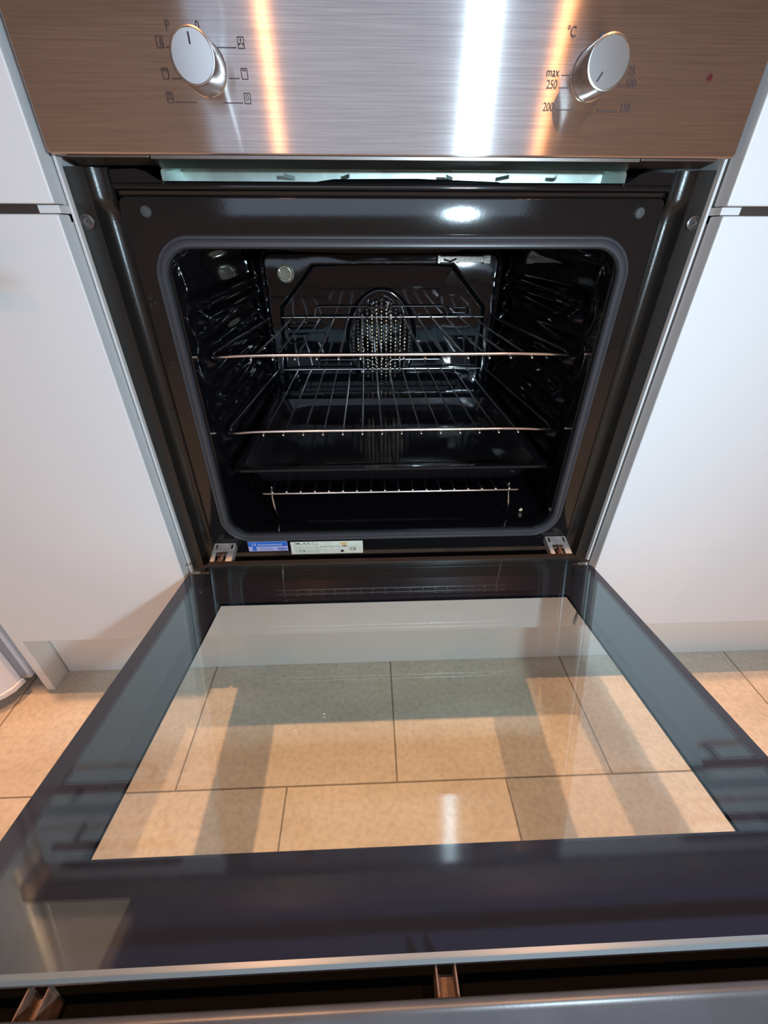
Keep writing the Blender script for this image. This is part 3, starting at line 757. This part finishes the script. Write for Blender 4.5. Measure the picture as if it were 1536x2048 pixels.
for k in range(7): b.ball((-0.0745 + 0.0011 * k, 0.0008, -0.4385 - 0.0008 * (k % 3)), 0.0016 + 0.0004 * (k % 2), 1, 0.2, 1.3, 8, 5)
b.build('burn_stain', M['stOrange'], rb)

# hinges
for s in (-1, 1):
    cx = s * 0.2410; wd = 0.0150
    h = MB()
    # sloping channel: local u across, t along from frame (t=0) to door (t=1)
    def H(u, t, n=0.0): 
        y0, z0, y1, z1 = 0.0005, -0.4335, -0.0370, -0.4425
        return (cx + u, y0 + (y1 - y0) * t - 0.0 * n - n * 0.68, z0 + (z1 - z0) * t + n * 0.73)
    def plate(u0, u1, t0, t1, n0=-0.0008, n1=0.0004):
        h.box((u0, t0, n0), (u1, t1, n1), X=lambda a, t, n: H(a, t, n))
    plate(-wd, wd, 0.0, 0.07); plate(-wd, -wd + 0.0030, 0.07, 0.30); plate(wd - 0.0030, wd, 0.07, 0.30); plate(-wd + 0.0055, wd - 0.0055, 0.07, 0.30)
    plate(-wd, wd, 0.28, 0.42); plate(-wd, -wd + 0.0060, 0.42, 0.98); plate(wd - 0.0090, wd, 0.42, 0.98)
    for q in (-wd, wd - 0.0012): h.box((q, 0.05, -0.012), (q + 0.0012, 0.98, 0.0), X=lambda a, t, n: H(a, t, n))
    hg = h.build('door_hinge', M['zinc'], ov, bevel=0.0003)
    a = MB(); a.tube([H(-0.002 * s, 0.45, 0.0012), H(-0.0015 * s, 0.62, 0.003), H(0.000, 0.95, 0.0005), H(0.001, 1.15, -0.001)], [0.0016, 0.0024, 0.0016, 0.0012], seg=8)
    a.tube([H(-0.008, 0.55, -0.002), H(0.008, 0.55, -0.002)], 0.0020, seg=10)
    a.box((-0.0045, 0.66, -0.008), (-0.0030, 1.05, 0.001), X=lambda q, t, n: H(q, t, n)); a.box((0.0010, 0.70, -0.008), (0.0026, 1.05, 0.0004), X=lambda q, t, n: H(q, t, n))
    a.build('hinge_arm', M['rust'], hg)

# ------------------------------------------------------------------ oven door, opened
G['xs'] = 1.0
T = math.atan(0.1622); CT, ST = math.cos(T), math.sin(T)
def D(x, d, h): return (x, -0.0450 - d * CT + h * ST, -0.4373 + d * ST + h * CT)
M['glassI'] = glass_mat('coated_inner_glass', None, refl=(0.70, 0.97, 1.0), tint=(0.985, 0.992, 0.985), f0=0.042, f1=0.70)
M['glassO'] = glass_mat('outer_glass_with_black_print', (0.2280, 0.0481, 0.3350), f0=0.004, f1=0.25, print_col=(0.012, 0.013, 0.024), refl=(0.9, 0.97, 1.0), tint=(0.98, 0.99, 0.98))
HO = -0.0282
def on_door(name, mb_fn, mat, parent, **kw):
    """part whose own axes follow the door plane: y = -d, z = height above the inner pane"""
    b = mb_fn
    bm = b.bm
    bmesh.ops.remove_doubles(bm, verts=bm.verts, dist=1e-6); bmesh.ops.recalc_face_normals(bm, faces=bm.faces)
    me = bpy.data.meshes.new(name); bm.to_mesh(me); bm.free()
    o = bpy.data.objects.new(name, me); COL.objects.link(o); o.parent = parent
    base = Vector(parent['_base'])
    if parent.get('_door'):
        pass
    else:
        w = Vector(D(0, 0, 0)) + Vector((0, 0, ZO)) - base
        o.location = w; o.rotation_euler = (-T, 0, 0)
    o['_base'] = tuple(base); o['_door'] = 1
    me.materials.append(mat)
    me.polygons.foreach_set('use_smooth', [True] * len(me.polygons))
    if kw.get('bevel'):
        m = o.modifiers.new('bevel', 'BEVEL'); m.width = kw['bevel']; m.segments = 2; m.limit_method = 'ANGLE'; m.harden_normals = True
    else: me.set_sharp_from_angle(angle=math.radians(38))
    return o
def L3(d, h, t): return (t, -d, h)
b = MB()
# hinge-side rail of the door, the part that carries both panes
b.prism([(-0.0105, HO), (-0.0105, -0.0010), (-0.0090, 0.0014), (-0.0020, 0.0018), (0.0018, 0.0018), (0.0018, 0.0002), (-0.0012, -0.0006), (-0.0012, HO)], -0.2560, 0.2560, L3)
for s in (-1, 1):
    b.prism([(s * 0.2330, -0.0010), (s * 0.2560, -0.0010), (s * 0.2660, 0.0070), (s * 0.2700, 0.0130), (s * 0.2650, 0.0140), (s * 0.2550, 0.0045), (s * 0.2330, 0.0035)], 0.0002, 0.0022, lambda p, q, t: (p, -q + 0.0, t))
door = on_door('oven_door', b, pm('door_rail', (0.05, 0.045, 0.045), 0.25, 0.6), ov)
b = MB(); pl = rrect(-0.2970, 0.2970, -0.4400, 0.0250, 0.004, 5)
b.prism(pl, HO - 0.0040, HO, lambda p, q, t: (p, q, t)); on_door('outer_glass', b, M['glassO'], door, bevel=0.0004)
b = MB(); pl = rrect(-0.2603, 0.2603, -0.4024, -0.0004, 0.003, 5)
b.prism(pl, -0.0040, 0.0, lambda p, q, t: (p, q, t)); on_door('inner_glass', b, M['glassI'], door)
b = MB()   # pale ground edge of the inner pane at the handle end
b.prism([(0.4000, 0.0003), (0.4024, -0.0001), (0.4038, -0.0020), (0.4032, -0.0042), (0.4016, -0.0046), (0.4016, -0.0005)], -0.2600, 0.2600, L3)
on_door('glass_edge', b, pm('pale_glass_edge', (0.09, 0.12, 0.14), 0.32, spec=0.4), door)
b = MB(); b.box((-0.2900, -0.4147, HO + 0.0003), (0.2900, -0.3960, HO + 0.0009))  # black sheet painting the shade in the gap before the handle
on_door('gap_shade_sheet', b, M['dark'], door)
b = MB()   # handle profile across the top end of the door
b.prism([(0.4150, HO), (0.4150, -0.0052), (0.4158, -0.0038), (0.4180, -0.0034), (0.4196, -0.0038), (0.4210, -0.0050), (0.4400, -0.0290), (0.4440, -0.0360), (0.4440, -0.0420), (0.4400, -0.0440), (0.4370, -0.0430), (0.4370, HO)], -0.2970, 0.2970, L3)
on_door('door_handle', b, M['bar'], door, bevel=0.0006)
for x in (-0.2060, 0.0038, 0.2136):
    b = MB()
    b.box((x - 0.0050, -0.4152, HO + 0.0002), (x + 0.0050, -0.4025, -0.0185))
    b.box((x - 0.0055, -0.4152, HO + 0.0002), (x - 0.0046, -0.4020, -0.0062)); b.box((x + 0.0046, -0.4152, HO + 0.0002), (x + 0.0055, -0.4020, -0.0062))
    on_door('pane_bracket', b, M['rust'], door)

# ------------------------------------------------------------------ racks and trays (loose things)
def rack(zf, zb, xhf, xhb, label, yf=0.0553, yb=0.4184):
    o = empty('wire_rack', (0, 0.24, zf), label, 'oven rack', 'wire racks in the oven cavity')
    b = MB()
    r = 0.0026
    # flattened front bar with dipped ends, thinner sides and back
    fr = [(-xhf - 0.002, yf + 0.014, zf + 0.0012), (-xhf, yf, zf - 0.0012), (-xhf + 0.030, yf, zf + 0.0004), (-xhf + 0.075, yf, zf + 0.0012), (xhf - 0.075, yf, zf + 0.0012), (xhf - 0.030, yf, zf + 0.0004), (xhf, yf, zf - 0.0012), (xhf + 0.002, yf + 0.014, zf + 0.0012)]
    b.tube(fillet(fr, 0.008), 0.0026, seg=12)
    sd = [(-xhf - 0.002, yf + 0.014, zf + 0.0012), (-xhb, yb - 0.006, zb), (-xhb + 0.006, yb, zb), (xhb - 0.006, yb, zb), (xhb, yb - 0.006, zb), (xhf + 0.002, yf + 0.014, zf + 0.0012)]
    b.tube(fillet(sd, 0.004), 0.0021, seg=10)
    b.build('frame', M['chrome'], o)
    for k in range(14):
        x0 = -0.1765 + 0.02725 * k; x1 = x0 * 0.998
        b = MB(); b.tube([(x0, yf - 0.0030, zf - 0.0032), (x0, yf + 0.004, zf - 0.0030), (x1, (yf + yb) / 2, (zf + zb) / 2 - 0.0022), (x1, yb + 0.001, zb + 0.0018)], 0.00140, seg=8)
        b.ball((x0, yf - 0.0030, zf - 0.0034), 0.0018, u=10, v=7)
        b.build('cross_wire', M['wire'], o)
    for a, e, f, g in ((-0.1345, -0.1300, -0.0280, -0.0080), (0.0060, 0.0200, 0.1220, 0.1320)):
        b = MB(); b.tube(fillet([(a, yb, zb), (a + (e - a) * 0.9, yb + 0.001, zb + 0.0190), (f, yb + 0.001, zb + 0.0190), (g, yb, zb)], 0.005), 0.00125, seg=8)
        b.build('guard_wire', M['wire'], o)
    return o
rack(-0.1843, -0.1960, 0.2250, 0.2215, 'upper chrome wire rack, directly below the lamp, topmost in the oven')
rack(-0.2852, -0.2970, 0.2240, 0.2180, 'second chrome wire rack, between the upper rack and the black tray')

tr = empty('baking_tray', (0, 0.2, -0.358), 'black enamel baking tray on the lowest runners', 'baking tray')
b = MB()
def trr(x, y0, y1, z, r): return [(px, py, z) for px, py in rrect(-x, x, y0, y1, r, 8)]
b.loft([trr(0.2185, 0.0225, 0.3660, -0.3305, 0.012), trr(0.2195, 0.0215, 0.3670, -0.3285, 0.013), trr(0.2180, 0.0230, 0.3655, -0.3265, 0.013), trr(0.2085, 0.0330, 0.3280, -0.3268, 0.016), trr(0.2060, 0.0365, 0.3230, -0.3285, 0.018),
        trr(0.1960, 0.0460, 0.3230, -0.3540, 0.022), trr(0.1920, 0.0510, 0.3180, -0.3575, 0.024), trr(0.150, 0.090, 0.250, -0.3582, 0.02)], cap1=True)
b.loft([trr(0.2185, 0.0225, 0.3660, -0.3305, 0.012), trr(0.2070, 0.0345, 0.3290, -0.3300, 0.016), trr(0.1975, 0.0450, 0.3245, -0.3555, 0.022), trr(0.1920, 0.0510, 0.3180, -0.3592, 0.024)], cap1=True)
b.build('pan', M['tray'], tr)
b = MB()
# low added ridge imitating a reflection in the tray base
b.prism([(-0.10, 0.10), (0.11, 0.10), (0.05, 0.135), (-0.04, 0.135)], -0.3586, -0.3565, lambda p, q, t: (p, q, t))
b.build('reflection_ridge', M['tray'], tr, bevel=0.0015)

tv = empty('grill_trivet', (0, 0.2, -0.4190), 'low chrome grill trivet standing on the oven floor below the black tray', 'grill trivet')
b = MB()
zf = -0.3657; yf = 0.0249; xh = 0.1885
b.tube(fillet([(-xh, yf, zf), (xh, yf, zf), (xh, 0.33, zf - 0.002), (-xh, 0.33, zf - 0.002)], 0.012, closed=True), 0.0017, closed=True, seg=10)
b.build('frame', M['chrome'], tv)
for k in range(18):
    x = -0.1697 + 0.01995 * k
    b = MB(); b.tube([(x, yf - 0.0005, zf + 0.0026), (x, 0.18, zf + 0.0020), (x, 0.33, zf + 0.0006)], 0.0010, seg=8); b.ball((x, yf - 0.0010, zf + 0.0028), 0.0019, u=10, v=7)
    b.build('cross_wire', M['wire'], tv)
for x in (-0.1735, 0.1735):
    for y in (yf + 0.010, 0.300):
        b = MB(); b.tube(fillet([(x, y + 0.004, zf + 0.004), (x, y, zf - 0.010), (x + 0.002, y - 0.004, zf - 0.030), (x + 0.005, y + 0.001, -0.4196), (x + 0.005, y + 0.012, -0.4190)], 0.006), 0.0014, seg=8)
        b.build('leg', M['chrome'], tv)

b = MB(); b.ball((0.2040, 0.0500, -0.4180), 0.0026, 1.2, 0.7, 0.8, 8, 6); b.ball((0.2055, 0.0520, -0.4175), 0.0020, 0.8, 1.2, 0.8, 8, 6)
tag(b.build('crumb', M['crumb']), 'pale crumb lying on the black oven floor at the right', 'crumb')

for o in list(bpy.data.objects):
    for k in ('_base', '_door'):
        if k in o: del o[k]
